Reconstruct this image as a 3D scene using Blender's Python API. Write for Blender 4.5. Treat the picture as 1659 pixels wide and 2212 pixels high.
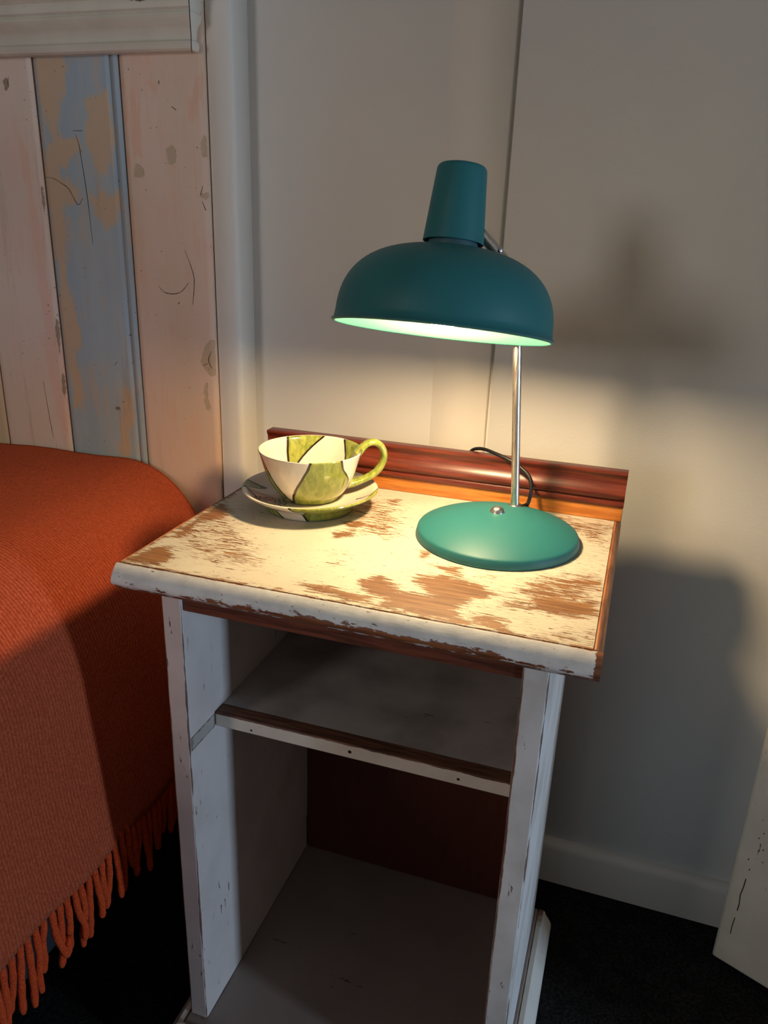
import bpy, bmesh, math, random
import numpy as np
from mathutils import Vector, Matrix

for o in list(bpy.data.objects):
    bpy.data.objects.remove(o)
scene = bpy.context.scene
COL = scene.collection
random.seed(7)
rng = np.random.default_rng(7)

H = 0.67          # height of the table top over the floor; all heights below are given from the table top

def lin(r, g, b):
    f = lambda c: (c / 255) / 12.92 if c / 255 <= 0.04045 else ((c / 255 + 0.055) / 1.055) ** 2.4
    return (f(r), f(g), f(b), 1.0)

# ------------------------------------------------------------------ camera, world, lights, exposure
cam_d = bpy.data.cameras.new('camera')
cam = bpy.data.objects.new('camera', cam_d)
COL.objects.link(cam)
cam_d.sensor_fit = 'VERTICAL'
cam_d.sensor_height = 36.0
cam_d.lens = 1690.8 * 36.0 / 2212.0
cam_d.clip_start = 0.02
right = Vector((0.94801861, 0.3163858, 0.03406982))
down = Vector((0.1409206, -0.32141969, -0.93639242))
fwd = Vector((-0.28531055, 0.89251858, -0.34929712))
m = Matrix.Identity(4)
for i in range(3):
    m[i][0] = right[i]; m[i][1] = -down[i]; m[i][2] = -fwd[i]
m[0][3], m[1][3], m[2][3] = 0.4388, -0.5660, 0.3103 + H
cam.matrix_world = m
scene.camera = cam

world = bpy.data.worlds.new('world')
scene.world = world
world.use_nodes = True
bg = world.node_tree.nodes['Background']
bg.inputs['Color'].default_value = (0.97, 0.98, 1.0, 1)
bg.inputs['Strength'].default_value = 0.10

def area(name, loc, target, sx, sy, power, color):
    l = bpy.data.lights.new(name, 'AREA')
    l.shape = 'RECTANGLE'; l.size = sx; l.size_y = sy; l.energy = power; l.color = color
    o = bpy.data.objects.new(name, l); COL.objects.link(o)
    o.location = loc
    o.rotation_euler = (Vector(target) - Vector(loc)).to_track_quat('-Z', 'Y').to_euler()
    return o
# daylight of the window behind the camera to the left, and of the narrow window to the right
area('window_light_left', (0.26 - 1.41, 0.18 - 2.69, 0.335 + 0.42 + H), (0.26, 0.18, 0.335 + H), 0.50, 0.70, 12, (1.0, 0.96, 0.92))
area('window_light_right', (0.05 + 3.0, 0.018 - 0.636, -0.06 + H), (0.05, 0.02, -0.25 + H), 0.16, 1.0, 38, (0.52, 0.73, 1.0))

scene.view_settings.view_transform = 'Standard'
scene.view_settings.look = 'None'
scene.view_settings.gamma = 1.0
scene.view_settings.use_curve_mapping = False
scene.view_settings.exposure = 0.0
LAMP_POWER = 500.0          # emission strength of the bulb in the desk lamp

# ------------------------------------------------------------------ node helpers
class NT:
    def __init__(self, name):
        self.m = bpy.data.materials.new(name)
        self.m.use_nodes = True
        self.t = self.m.node_tree
        self.bsdf = self.t.nodes['Principled BSDF']
        self._obj = None
    def n(self, typ, **kw):
        nd = self.t.nodes.new(typ)
        for k, v in kw.items():
            setattr(nd, k, v)
        return nd
    def put(self, sock, v):
        if v is None: return
        if isinstance(v, bpy.types.NodeSocket): self.t.links.new(v, sock)
        else: sock.default_value = v
    def math(self, op, a, b=None, c=None, clamp=False):
        nd = self.n('ShaderNodeMath', operation=op); nd.use_clamp = clamp
        self.put(nd.inputs[0], a); self.put(nd.inputs[1], b); self.put(nd.inputs[2], c)
        return nd.outputs[0]
    def coord(self, which='Object', scale=(1, 1, 1), loc=(0, 0, 0), rot=(0, 0, 0)):
        tc = self.n('ShaderNodeTexCoord')
        mp = self.n('ShaderNodeMapping')
        self.t.links.new(tc.outputs[which], mp.inputs['Vector'])
        mp.inputs['Scale'].default_value = scale; mp.inputs['Location'].default_value = loc; mp.inputs['Rotation'].default_value = rot
        return mp.outputs[0]
    def noise(self, vec, scale=5, detail=4, rough=0.5, dist=0.0):
        nd = self.n('ShaderNodeTexNoise')
        self.put(nd.inputs['Vector'], vec)
        nd.inputs['Scale'].default_value = scale; nd.inputs['Detail'].default_value = detail
        nd.inputs['Roughness'].default_value = rough; nd.inputs['Distortion'].default_value = dist
        return nd.outputs[0]
    def ramp(self, v, a, b, c0=0.0, c1=1.0):
        nd = self.n('ShaderNodeMapRange'); nd.interpolation_type = 'SMOOTHSTEP'
        self.put(nd.inputs[0], v)
        nd.inputs[1].default_value = a; nd.inputs[2].default_value = b; nd.inputs[3].default_value = c0; nd.inputs[4].default_value = c1
        return nd.outputs[0]
    def mix(self, f, a, b, blend='MIX'):
        nd = self.n('ShaderNodeMix', data_type='RGBA', blend_type=blend)
        self.put(nd.inputs[0], f); self.put(nd.inputs[6], a); self.put(nd.inputs[7], b)
        return nd.outputs[2]
    def bump(self, h, strength=0.3, dist=0.001, normal=None):
        nd = self.n('ShaderNodeBump')
        nd.inputs['Strength'].default_value = strength; nd.inputs['Distance'].default_value = dist
        self.put(nd.inputs['Height'], h)
        if normal is not None: self.t.links.new(normal, nd.inputs['Normal'])
        return nd.outputs[0]
    def attr(self, name):
        nd = self.n('ShaderNodeAttribute'); nd.attribute_name = name
        return nd.outputs['Fac']
    def out(self, color=None, rough=None, normal=None, **kw):
        self.put(self.bsdf.inputs['Base Color'], color)
        self.put(self.bsdf.inputs['Roughness'], rough)
        if normal is not None: self.t.links.new(normal, self.bsdf.inputs['Normal'])
        for k, v in kw.items():
            self.put(self.bsdf.inputs[k], v)
        return self.m

def wood_color(N, vec, dark, light, stretch=(3, 40, 40), seed=0.0):
    mp = N.n('ShaderNodeMapping'); N.put(mp.inputs['Vector'], vec)
    mp.inputs['Scale'].default_value = stretch; mp.inputs['Location'].default_value = (seed, seed * 1.7, 0)
    g = N.noise(mp.outputs[0], 4, 6, 0.6, 0.3)
    return N.mix(N.ramp(g, 0.3, 0.7), dark, light), g

def mat_paint_wall(name, col, grain=900, strength=0.12):
    N = NT(name)
    v = N.coord()
    n1 = N.noise(v, 3, 3)
    c = N.mix(N.ramp(n1, 0.3, 0.7), col, tuple(x * 0.94 for x in col[:3]) + (1,))
    n2 = N.noise(v, grain, 2)
    return N.out(c, 0.55, N.bump(n2, strength, 0.0008))

def mat_painted_board(name, dims, paint, under, edge=0.0022, amp=0.006, chips=0.5, grain_axis=2, scale=60, seed=0.0, paint2=None):
    """old paint over wood on a board of the given size: worn along the arrises, chipped here and there"""
    N = NT(name)
    obj = N.coord(loc=(seed, seed * .7, seed * 1.3))
    gen = N.n('ShaderNodeTexCoord').outputs['Generated']
    sx = N.n('ShaderNodeSeparateXYZ'); N.put(sx.inputs[0], gen)
    ds = []
    for i in range(3):
        g = sx.outputs[i]
        ds.append(N.math('MULTIPLY', N.math('MINIMUM', g, N.math('SUBTRACT', 1.0, g)), dims[i]))
    a, b, c = ds
    second = N.math('MAXIMUM', N.math('MINIMUM', a, b), N.math('MINIMUM', N.math('MAXIMUM', a, b), c))
    st = [1, 1, 1]; st[grain_axis] = 0.18
    mp = N.n('ShaderNodeMapping'); N.put(mp.inputs['Vector'], obj); mp.inputs['Scale'].default_value = st
    n1 = N.noise(mp.outputs[0], scale, 5, 0.65)
    ed = N.math('ADD', second, N.math('MULTIPLY', N.math('SUBTRACT', n1, 0.5), amp))
    mask_e = N.ramp(ed, edge - 0.0006, edge + 0.0006, 1, 0)
    n2 = N.noise(mp.outputs[0], scale * 2.1, 6, 0.7)
    n3 = N.noise(obj, 9, 2)
    thr = N.math('ADD', n2, N.math('MULTIPLY', n3, 0.25))
    mask_c = N.ramp(thr, 0.83 - 0.08 * chips, 0.845 - 0.08 * chips)
    mask = N.math('MAXIMUM', mask_e, mask_c)
    st2 = [30, 30, 30]; st2[grain_axis] = 2.5
    wc, g = wood_color(N, obj, tuple(x * 0.6 for x in under[:3]) + (1,), under, st2)
    n4 = N.noise(obj, 14, 4)
    p2 = paint2 if paint2 else tuple(x * 0.88 for x in paint[:3]) + (1,)
    pc = N.mix(N.ramp(n4, 0.35, 0.7), paint, p2)
    n5 = N.noise(mp.outputs[0], 25, 5, 0.7)
    pc = N.mix(N.math('MULTIPLY', N.ramp(n5, 0.62, 0.8), 0.35), pc, lin(120, 108, 98))
    col = N.mix(mask, pc, wc)
    h = N.math('ADD', N.math('MULTIPLY', N.math('SUBTRACT', 1.0, mask), 1.0), N.math('MULTIPLY', g, 0.35))
    return N.out(col, N.ramp(mask, 0, 1, 0.45, 0.62), N.bump(h, 0.5, 0.0006))

def mat_wood(name, dark, light, stretch=(3, 40, 40), rough=0.4, coat=0.0):
    N = NT(name)
    v = N.coord()
    c, g = wood_color(N, v, dark, light, stretch)
    return N.out(c, rough, N.bump(g, 0.25, 0.0004), **({'Coat Weight': coat, 'Coat Roughness': 0.25} if coat else {}))

def mat_plain(name, col, rough=0.5, metal=0.0, **kw):
    N = NT(name)
    n = N.noise(N.coord(), 40, 3)
    c = N.mix(N.ramp(n, 0.3, 0.7), col, tuple(x * 0.92 for x in col[:3]) + (1,))
    return N.out(c, rough, None, Metallic=metal, **kw)

# ------------------------------------------------------------------ mesh helpers (points are given from the table top, as (x, y, z))
def root(name, base, label, cat, group=None):
    o = bpy.data.objects.new(name, None)
    o.empty_display_size = 0.05
    COL.objects.link(o)
    o.location = (base[0], base[1], base[2] + H)
    o['label'] = label; o['category'] = cat
    if group: o['group'] = group
    o['_base'] = tuple(base)
    return o

def base_of(parent):
    b = parent.get('_base')
    return tuple(b) if b is not None else (0, 0, 0)

def make(name, verts, faces, mat, parent=None, smooth=False, angle=35, bevel=0.0, segs=2, label=None, cat=None, kind=None, base=None, attrs=None, uvsmooth=False):
    if parent is not None:
        b = base_of(parent)
    else:
        b = base if base is not None else (0, 0, 0)
    v = np.asarray(verts, float) - np.asarray(b, float)
    me = bpy.data.meshes.new(name)
    me.from_pydata(v.tolist(), [], [list(map(int, f)) for f in faces])
    me.validate()
    bm = bmesh.new(); bm.from_mesh(me); bmesh.ops.recalc_face_normals(bm, faces=bm.faces); bm.to_mesh(me); bm.free()
    if smooth:
        for p in me.polygons: p.use_smooth = True
        me.set_sharp_from_angle(angle=math.radians(angle))
    if attrs:
        for k, a in attrs.items():
            at = me.attributes.new(k, 'FLOAT', 'POINT')
            at.data.foreach_set('value', np.asarray(a, np.float32))
    o = bpy.data.objects.new(name, me)
    COL.objects.link(o)
    if mat: me.materials.append(mat)
    if parent is not None:
        o.parent = parent
        o['_base'] = tuple(b)
    else:
        o.location = (b[0], b[1], b[2] + H)
        o['_base'] = tuple(b)
    if bevel:
        md = o.modifiers.new('bevel', 'BEVEL'); md.width = bevel; md.segments = segs; md.limit_method = 'ANGLE'; md.angle_limit = math.radians(40)
        for p in me.polygons: p.use_smooth = True
        me.set_sharp_from_angle(angle=math.radians(30))
        md.harden_normals = False
    if label: o['label'] = label
    if cat: o['category'] = cat
    if kind: o['kind'] = kind
    return o

def box(x0, x1, y0, y1, z0, z1):
    v = [(x, y, z) for z in (z0, z1) for y in (y0, y1) for x in (x0, x1)]
    f = [(0, 2, 3, 1), (4, 5, 7, 6), (0, 1, 5, 4), (2, 6, 7, 3), (0, 4, 6, 2), (1, 3, 7, 5)]
    return v, f

def extrude_profile(prof, axis, a0, a1, cap=True, shear0=0.0, shear1=0.0, n=1):
    """closed profile of (p, q) points swept along an axis: 'x' -> (p,q)=(y,z), 'y' -> (p,q)=(x,z); shear mitres the ends by p"""
    k = len(prof); v = []
    for i in range(n + 1):
        t = i / n
        for p, q in prof:
            a = (a0 + shear0 * p) * (1 - t) + (a1 + shear1 * p) * t
            v.append((a, p, q) if axis == 'x' else (p, a, q))
    f = []
    for i in range(n):
        for j in range(k):
            f.append((i * k + j, i * k + (j + 1) % k, (i + 1) * k + (j + 1) % k, (i + 1) * k + j))
    if cap:
        f.append(tuple(range(k)))
        f.append(tuple(range(n * k, (n + 1) * k))[::-1])
    return v, f

def lathe(prof, segs=64, center=(0, 0, 0), axis=None, closed=False):
    """profile of (r, h); points at r = 0 become one pole vertex"""
    a = Vector(axis).normalized() if axis else Vector((0, 0, 1))
    if abs(a.z) > 0.9999: u = Vector((1, 0, 0)); w = Vector((0, 1, 0))
    else:
        u = Vector((1, 0, 0)); u = (u - a * u.dot(a)).normalized(); w = a.cross(u)
    c = Vector(center); v = []; rings = []
    for r, h in prof:
        if r < 1e-7:
            rings.append([len(v)]); v.append(tuple(c + a * h))
        else:
            ring = []
            for i in range(segs):
                t = 2 * math.pi * i / segs
                ring.append(len(v)); v.append(tuple(c + a * h + (u * math.cos(t) + w * math.sin(t)) * r))
            rings.append(ring)
    f = []
    pairs = list(zip(rings, rings[1:])) + ([(rings[-1], rings[0])] if closed else [])
    for A, B in pairs:
        for i in range(segs):
            j = (i + 1) % segs
            if len(A) == 1 and len(B) == 1: continue
            if len(A) == 1: f.append((A[0], B[i], B[j]))
            elif len(B) == 1: f.append((A[i], A[j], B[0]))
            else: f.append((A[i], A[j], B[j], B[i]))
    return v, f

def catmull(P, n=8):
    P = [np.array(p, float) for p in P]; Q = [2 * P[0] - P[1]] + P + [2 * P[-1] - P[-2]]; out = []
    for i in range(1, len(Q) - 2):
        for k in range(n):
            t = k / n
            out.append(0.5 * ((2 * Q[i]) + (-Q[i - 1] + Q[i + 1]) * t + (2 * Q[i - 1] - 5 * Q[i] + 4 * Q[i + 1] - Q[i + 2]) * t * t + (-Q[i - 1] + 3 * Q[i] - 3 * Q[i + 1] + Q[i + 2]) * t ** 3))
    out.append(P[-1]); return out

def tube(path, rad, segs=10, cap=True, flat=None, up=None):
    """tube along a path; rad is a number or one per point; flat = (ru, rw) scales the section, up fixes its u axis"""
    P = [Vector(p) for p in path]; v = []; f = []; k = len(P)
    ref = Vector(up) if up is not None else Vector((0.31, 0.17, 0.93))
    for i, p in enumerate(P):
        t = (P[min(i + 1, k - 1)] - P[max(i - 1, 0)]).normalized()
        u = (ref - t * ref.dot(t))
        if u.length < 1e-4: u = t.orthogonal()
        u.normalize(); w = t.cross(u)
        if up is None: ref = u
        r = rad[i] if hasattr(rad, '__len__') else rad
        fu, fw = flat if flat else (1, 1)
        for j in range(segs):
            a = 2 * math.pi * j / segs
            v.append(tuple(p + u * (math.cos(a) * r * fu) + w * (math.sin(a) * r * fw)))
    for i in range(k - 1):
        for j in range(segs):
            f.append((i * segs + j, i * segs + (j + 1) % segs, (i + 1) * segs + (j + 1) % segs, (i + 1) * segs + j))
    if cap:
        f.append(tuple(range(segs))[::-1]); f.append(tuple(range((k - 1) * segs, k * segs)))
    return v, f

def grid_faces(nu, nv, off=0):
    return [(off + i * (nv + 1) + j, off + (i + 1) * (nv + 1) + j, off + (i + 1) * (nv + 1) + j + 1, off + i * (nv + 1) + j + 1) for i in range(nu) for j in range(nv)]

def poly_sd(px, py, poly):
    """signed distance (positive inside) of many points to a polygon"""
    P = np.array(poly, float); n = len(P)
    d = np.full(px.shape, 1e9); inside = np.zeros(px.shape, bool)
    for i in range(n):
        a, b = P[i], P[(i + 1) % n]
        ex, ey = b - a
        t = np.clip(((px - a[0]) * ex + (py - a[1]) * ey) / max(ex * ex + ey * ey, 1e-12), 0, 1)
        d = np.minimum(d, np.hypot(px - a[0] - t * ex, py - a[1] - t * ey))
        c = ((a[1] > py) != (b[1] > py))
        with np.errstate(divide='ignore', invalid='ignore'):
            xi = (b[0] - a[0]) * (py - a[1]) / (b[1] - a[1] + 1e-15) + a[0]
        inside ^= c & (px < xi)
    return np.where(inside, d, -d)

def union_sd(px, py, polys):
    d = np.full(px.shape, -1.0)
    for p in polys: d = np.maximum(d, poly_sd(px, py, p))
    return d

# ------------------------------------------------------------------ the room
YW = 0.4585
WHITE = lin(220, 218, 213)
m_wall = mat_paint_wall('wall_paint', WHITE, 500, 0.05)
m_wall_r = mat_paint_wall('wall_paint_rough', lin(218, 217, 212), 420, 0.28)
m_trim = mat_paint_wall('trim_paint', lin(226, 221, 212), 300, 0.04)

def struct(name, v, f, mat, **kw):
    o = make(name, v, f, mat, kind='structure', **kw)
    return o

wall = struct('wall_back', *box(-1.8, 1.41, YW + 0.008, YW + 0.1, -H, 1.75), m_wall, label='white painted back wall of the room')
ZB, ZT = -H, 1.75
# panels of the wall cladding: a smooth board on the left, a plaster sheet on the right
make('wall_panel', *box(-1.8, 0.176, YW, YW + 0.008, ZB, ZT), m_wall, wall)
prof = [(0.2550, YW + 0.008), (0.2550, YW + 0.0004), (0.2554, YW), (1.31, YW), (1.31, YW + 0.008)]
v = [(x, y, z) for z in (ZB, ZT) for x, y in prof]; k = len(prof)
f = [(i, (i + 1) % k, k + (i + 1) % k, k + i) for i in range(k)]
make('wall_panel', v, f, m_wall_r, wall, smooth=True, angle=60)
# flat cover strip between the two
prof = [(0.174, YW + 0.008), (0.174, YW - 0.0004), (0.1744, YW - 0.0008), (0.2490, YW - 0.0008), (0.2505, YW + 0.0004), (0.2510, YW + 0.003), (0.2510, YW + 0.008)]
v = [(x, y, z) for z in (ZB, ZT) for x, y in prof]; k = len(prof)
f = [(i, (i + 1) % k, k + (i + 1) % k, k + i) for i in range(k)]
struct('trim_2', v, f, m_trim, smooth=True, angle=50, label='flat white cover strip on the wall behind the lamp')
# rounded cover board beside the headboard
prof = [(-0.129, YW + 0.001), (-0.129, 0.4175), (-0.128, 0.4168), (-0.1025, 0.4168), (-0.0985, 0.4174), (-0.0955, 0.4192), (-0.0936, 0.4222), (-0.093, 0.426), (-0.093, YW + 0.001)]
v = [(x, y, z) for z in (ZB, ZT) for x, y in prof]; k = len(prof)
f = [(i, (i + 1) % k, k + (i + 1) % k, k + i) for i in range(k)]
struct('trim_1', v, f, m_trim, smooth=True, angle=50, label='white round-edged cover board on the wall beside the headboard')
prof = [(YW - 0.015, -H), (YW - 0.015, -0.607), (YW - 0.0135, -0.600), (YW - 0.009, -0.5955), (YW - 0.003, -0.594), (YW + 0.001, -0.594), (YW + 0.001, -H)]
struct('baseboard_back', *extrude_profile(prof, 'x', -0.09, 1.31), m_trim, smooth=True, angle=60, label='plain white baseboard with rounded top along the back wall')

N = NT('carpet')
v_ = N.coord()
n1 = N.noise(v_, 260, 4, 0.7); n2 = N.noise(v_, 30, 3); n3 = N.noise(v_, 800, 2)
c = N.mix(N.ramp(n1, 0.3, 0.75), lin(15, 14, 14), lin(58, 55, 53))
c = N.mix(N.math('MULTIPLY', N.ramp(n2, 0.4, 0.7), 0.5), c, lin(16, 15, 14))
c = N.mix(N.ramp(n3, 0.72, 0.78), c, lin(90, 87, 84))
m_carpet = N.out(c, 0.95, N.bump(n1, 1.0, 0.006), **{'Specular IOR Level': 0.1})
struct('floor', *box(-1.8, 2.2, -2.6, YW + 0.05, -H - 0.05, -H), m_carpet, label='dark charcoal carpet floor')

# wall to the right with the doorway the open door belongs to; daylight comes in through it
wr = struct('wall_right', *box(1.31, 1.41, -0.03, YW + 0.008, -H, 1.75), m_wall, label='unseen white wall to the right beside the doorway, lengthened to block daylight')  # unseen; stub lengthened past the hinge to keep daylight off the back wall
make('wall_piece', *box(1.31, 1.41, -2.6, -0.72, -H, 1.75), m_wall, wr)
make('lintel', *box(1.31, 1.41, -0.72, -0.03, 1.36, 1.75), m_wall, wr)

# the old door standing open at the right: free edge near the wall
dl = Vector((0.913, -0.407, 0)).normalized(); dn = Vector((0.407, 0.913, 0)).normalized()
D0 = Vector((0.652, 0.376, -H + 0.013))
def dpt(u, t, z): p = D0 + dl * u + dn * t; return (p.x, p.y, p.z + z)
def dbox(u0, u1, t0, t1, z0, z1):
    v = [dpt(u, t, z) for z in (z0, z1) for t in (t0, t1) for u in (u0, u1)]
    return v, box(0, 1, 0, 1, 0, 1)[1]
DW, DH = 0.70, 1.98
m_door = mat_painted_board('door_paint', (0.6, 0.3, 1.9), lin(214, 204, 186), lin(110, 70, 48), edge=0.0012, amp=0.004, chips=0.3, seed=3.1, scale=55)
door = struct('door_1', *dbox(0.1, DW - 0.1, 0.008, 0.028, 0.2, DH - 0.1), m_door, label='old chipped cream white door standing ajar at the right edge', base=tuple(D0))
make('stile', *dbox(0, 0.12, 0, 0.036, 0, DH), m_door, door, bevel=0.004, segs=3)
make('stile', *dbox(DW - 0.12, DW, 0, 0.036, 0, DH), m_door, door, bevel=0.003)
for z0, z1 in ((0, 0.22), (0.85, 1.0), (DH - 0.12, DH)):
    make('rail', *dbox(0.1201, DW - 0.1201, 0, 0.036, z0, z1), m_door, door, bevel=0.002)
m_mark = mat_plain('dark_mark', lin(58, 40, 30), 0.8)
def door_scratch(pts, w):
    v = []; f = []
    for i, (u, z) in enumerate(pts):
        v += [dpt(u - w, -0.0002, z), dpt(u + w, -0.0002, z)]
        if i: f.append((2 * i - 2, 2 * i - 1, 2 * i + 1, 2 * i))
    make('scratch', v, f, m_mark, door)
door_scratch([(0.018, 0.098), (0.0185, 0.110), (0.017, 0.125), (0.0185, 0.140), (0.019, 0.155)], 0.0007)
door_scratch([(0.017, 0.055), (0.0165, 0.068), (0.0175, 0.085)], 0.0006)
for u, z in ((0.03, 0.21), (0.026, 0.235), (0.034, 0.25), (0.022, 0.225), (0.04, 0.262), (0.046, 0.27), (0.028, 0.268), (0.016, 0.185), (0.033, 0.192), (0.02, 0.17)):
    door_scratch([(u, z), (u + 0.0005, z + 0.002 + 0.003 * random.random())], 0.0006)
for u, z in ((0.058, 0.325), (0.066, 0.15)):
    door_scratch([(u, z), (u + 0.001, z + 0.005), (u, z + 0.008)], 0.0016)

# ------------------------------------------------------------------ headboard of old boards
YP = 0.41
BLUEW = [[(-0.38, 0.498), (-0.342, 0.501), (-0.333, 0.486), (-0.334, 0.461), (-0.354, 0.424), (-0.362, 0.401), (-0.377, 0.402), (-0.386, 0.446)], [(-0.316, 0.446), (-0.27, 0.46), (-0.269, 0.423), (-0.267, 0.397), (-0.284, 0.355), (-0.305, 0.366), (-0.319, 0.401), (-0.308, 0.423)], [(-0.383, 0.4), (-0.321, 0.405), (-0.318, 0.385), (-0.363, 0.357), (-0.335, 0.33), (-0.355, 0.311), (-0.364, 0.242), (-0.386, 0.241), (-0.389, 0.321)], [(-0.319, 0.33), (-0.271, 0.331), (-0.272, 0.295), (-0.291, 0.289), (-0.312, 0.302)], [(-0.381, 0.279), (-0.357, 0.28), (-0.365, 0.237), (-0.364, 0.189), (-0.355, 0.145), (-0.357, 0.118), (-0.363, 0.108), (-0.363, 0.066), (-0.367, 0.024), (-0.381, 0.023), (-0.385, 0.083), (-0.384, 0.157)], [(-0.287, 0.064), (-0.273, 0.065), (-0.277, -0.007), (-0.285, -0.038), (-0.302, -0.04)]]
PINKW = [[(-0.24, 0.37), (-0.231, 0.367), (-0.224, 0.358), (-0.23, 0.352), (-0.242, 0.353)], [(-0.191, 0.39), (-0.181, 0.393), (-0.175, 0.385), (-0.177, 0.37), (-0.187, 0.368), (-0.188, 0.379)], [(-0.149, 0.084), (-0.143, 0.084), (-0.145, 0.064), (-0.139, 0.044), (-0.146, 0.042), (-0.152, 0.057)], [(-0.155, 0.112), (-0.146, 0.135), (-0.137, 0.148), (-0.131, 0.144), (-0.131, 0.092), (-0.141, 0.096)], [(-0.137, 0.405), (-0.13, 0.403), (-0.131, 0.376), (-0.138, 0.381)], [(-0.144, 0.332), (-0.131, 0.339), (-0.131, 0.325)]]
PINKP = [[(-0.144, 0.478), (-0.133, 0.472), (-0.136, 0.416), (-0.156, 0.419), (-0.158, 0.437)], [(-0.245, 0.474), (-0.227, 0.459), (-0.225, 0.379), (-0.245, 0.371)], [(-0.211, 0.463), (-0.192, 0.468), (-0.2, 0.45)]]
LPW = [[(-0.393, 0.36), (-0.397, 0.33), (-0.394, 0.28)], [(-0.393, 0.17), (-0.399, 0.14), (-0.394, 0.09), (-0.398, 0.05), (-0.392, 0.02)], [(-0.44, 0.472), (-0.432, 0.474), (-0.43, 0.462), (-0.438, 0.458)]]
CRACKS = {'blue': [[(-0.334, 0.409), (-0.319, 0.409)], [(-0.33, 0.404), (-0.326, 0.393), (-0.325, 0.384), (-0.32, 0.326), (-0.318, 0.265)], [(-0.388, 0.35), (-0.374, 0.349), (-0.359, 0.342), (-0.349, 0.335), (-0.337, 0.316), (-0.328, 0.324)], [(-0.299, 0.096), (-0.294, 0.101)]],
          'pink': [[(-0.215, 0.214), (-0.207, 0.206), (-0.193, 0.204), (-0.179, 0.208), (-0.167, 0.22)], [(-0.17, 0.263), (-0.162, 0.243), (-0.158, 0.228), (-0.159, 0.21), (-0.162, 0.191)], [(-0.1855, 0.1905), (-0.1825, 0.1935)], [(-0.138, 0.344), (-0.142, 0.333)], [(-0.14, 0.325), (-0.135, 0.314)], [(-0.135, 0.13), (-0.141, 0.117), (-0.136, 0.105)], [(-0.15, 0.108), (-0.143, 0.112)], [(-0.178, 0.437), (-0.172, 0.433)], [(-0.195, 0.467), (-0.1955, 0.463)]]}

def mat_plank(name, main, alt, patch, grey, seed):
    N = NT(name)
    v = N.coord(loc=(seed, 0, seed))
    mp = N.n('ShaderNodeMapping'); N.put(mp.inputs['Vector'], v); mp.inputs['Scale'].default_value = (1, 1, 0.16)
    big = N.noise(mp.outputs[0], 14, 4, 0.6)
    fine = N.noise(mp.outputs[0], 90, 5, 0.65)
    col = N.mix(N.ramp(big, 0.3, 0.7), main, alt)
    w = N.attr('patch')
    e = N.math('ADD', w, N.math('ADD', N.math('MULTIPLY', N.math('SUBTRACT', big, 0.5), 0.02), N.math('MULTIPLY', N.math('SUBTRACT', fine, 0.5), 0.055)))
    col = N.mix(N.math('MULTIPLY', N.ramp(e, -0.0035, 0.004), 0.85), col, patch)
    mp2 = N.n('ShaderNodeMapping'); N.put(mp2.inputs['Vector'], v); mp2.inputs['Scale'].default_value = (1, 1, 0.07); mp2.inputs['Location'].default_value = (4, 0, 2)
    brush = N.noise(mp2.outputs[0], 120, 5, 0.7)
    mott = N.noise(v, 16, 4, 0.6)
    sel = N.ramp(N.math('ADD', brush, N.math('MULTIPLY', N.math('SUBTRACT', mott, 0.5), 0.9)), 0.52, 0.66)
    col = N.mix(N.math('MULTIPLY', sel, 0.38), col, patch)
    dirt = N.ramp(N.noise(mp2.outputs[0], 60, 6, 0.75), 0.56, 0.70)
    col = N.mix(N.math('MULTIPLY', dirt, 0.22), col, grey)
    c = N.attr('chip')
    e2 = N.math('ADD', c, N.math('MULTIPLY', N.math('SUBTRACT', N.noise(v, 140, 3), 0.5), 0.006))
    chip = N.ramp(e2, -0.0004, 0.0004)
    col = N.mix(chip, col, grey)
    rim = N.math('MULTIPLY', N.ramp(e2, -0.0012, -0.0003), N.math('SUBTRACT', 1.0, chip))
    sp = N.noise(v, 210, 2)
    sp2 = N.noise(v, 22, 2)
    spm = N.ramp(N.math('ADD', sp, N.math('MULTIPLY', sp2, 0.3)), 0.885, 0.905)
    col = N.mix(N.math('MULTIPLY', spm, 0.75), col, lin(88, 72, 62))
    h = N.math('ADD', N.math('MULTIPLY', N.math('SUBTRACT', 1.0, chip), 1.0), N.math('MULTIPLY', fine, 0.3))
    h = N.math('ADD', h, N.math('MULTIPLY', rim, 0.5))
    return N.out(col, 0.5, N.bump(h, 0.4, 0.0008))

hb = root('headboard', (-0.6, 0.42, -H), 'tall headboard of old vertical planks in worn pink, blue and cream paint', 'headboard')
make('backing_board', *box(-1.35, -0.131, YP + 0.022, YP + 0.034, -H, 0.62), mat_wood('old_board', lin(60, 42, 30), lin(96, 70, 52)), hb)
m_pinkr = mat_plank('plank_pink_right', lin(222, 190, 170), lin(214, 186, 160), lin(222, 174, 146), lin(190, 164, 134), 0.0)
m_blue = mat_plank('plank_blue', lin(148, 164, 176), lin(170, 176, 176), lin(198, 164, 128), lin(120, 110, 100), 2.3)
m_pinkl = mat_plank('plank_pink_left', lin(222, 198, 184), lin(216, 196, 178), lin(224, 184, 166), lin(150, 128, 104), 5.1)
m_cream = mat_plank('plank_cream', lin(204, 184, 152), lin(196, 176, 148), lin(206, 170, 140), lin(150, 128, 104), 8.7)
m_crack = mat_plain('crack_dark', lin(44, 34, 28), 0.9)

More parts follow.
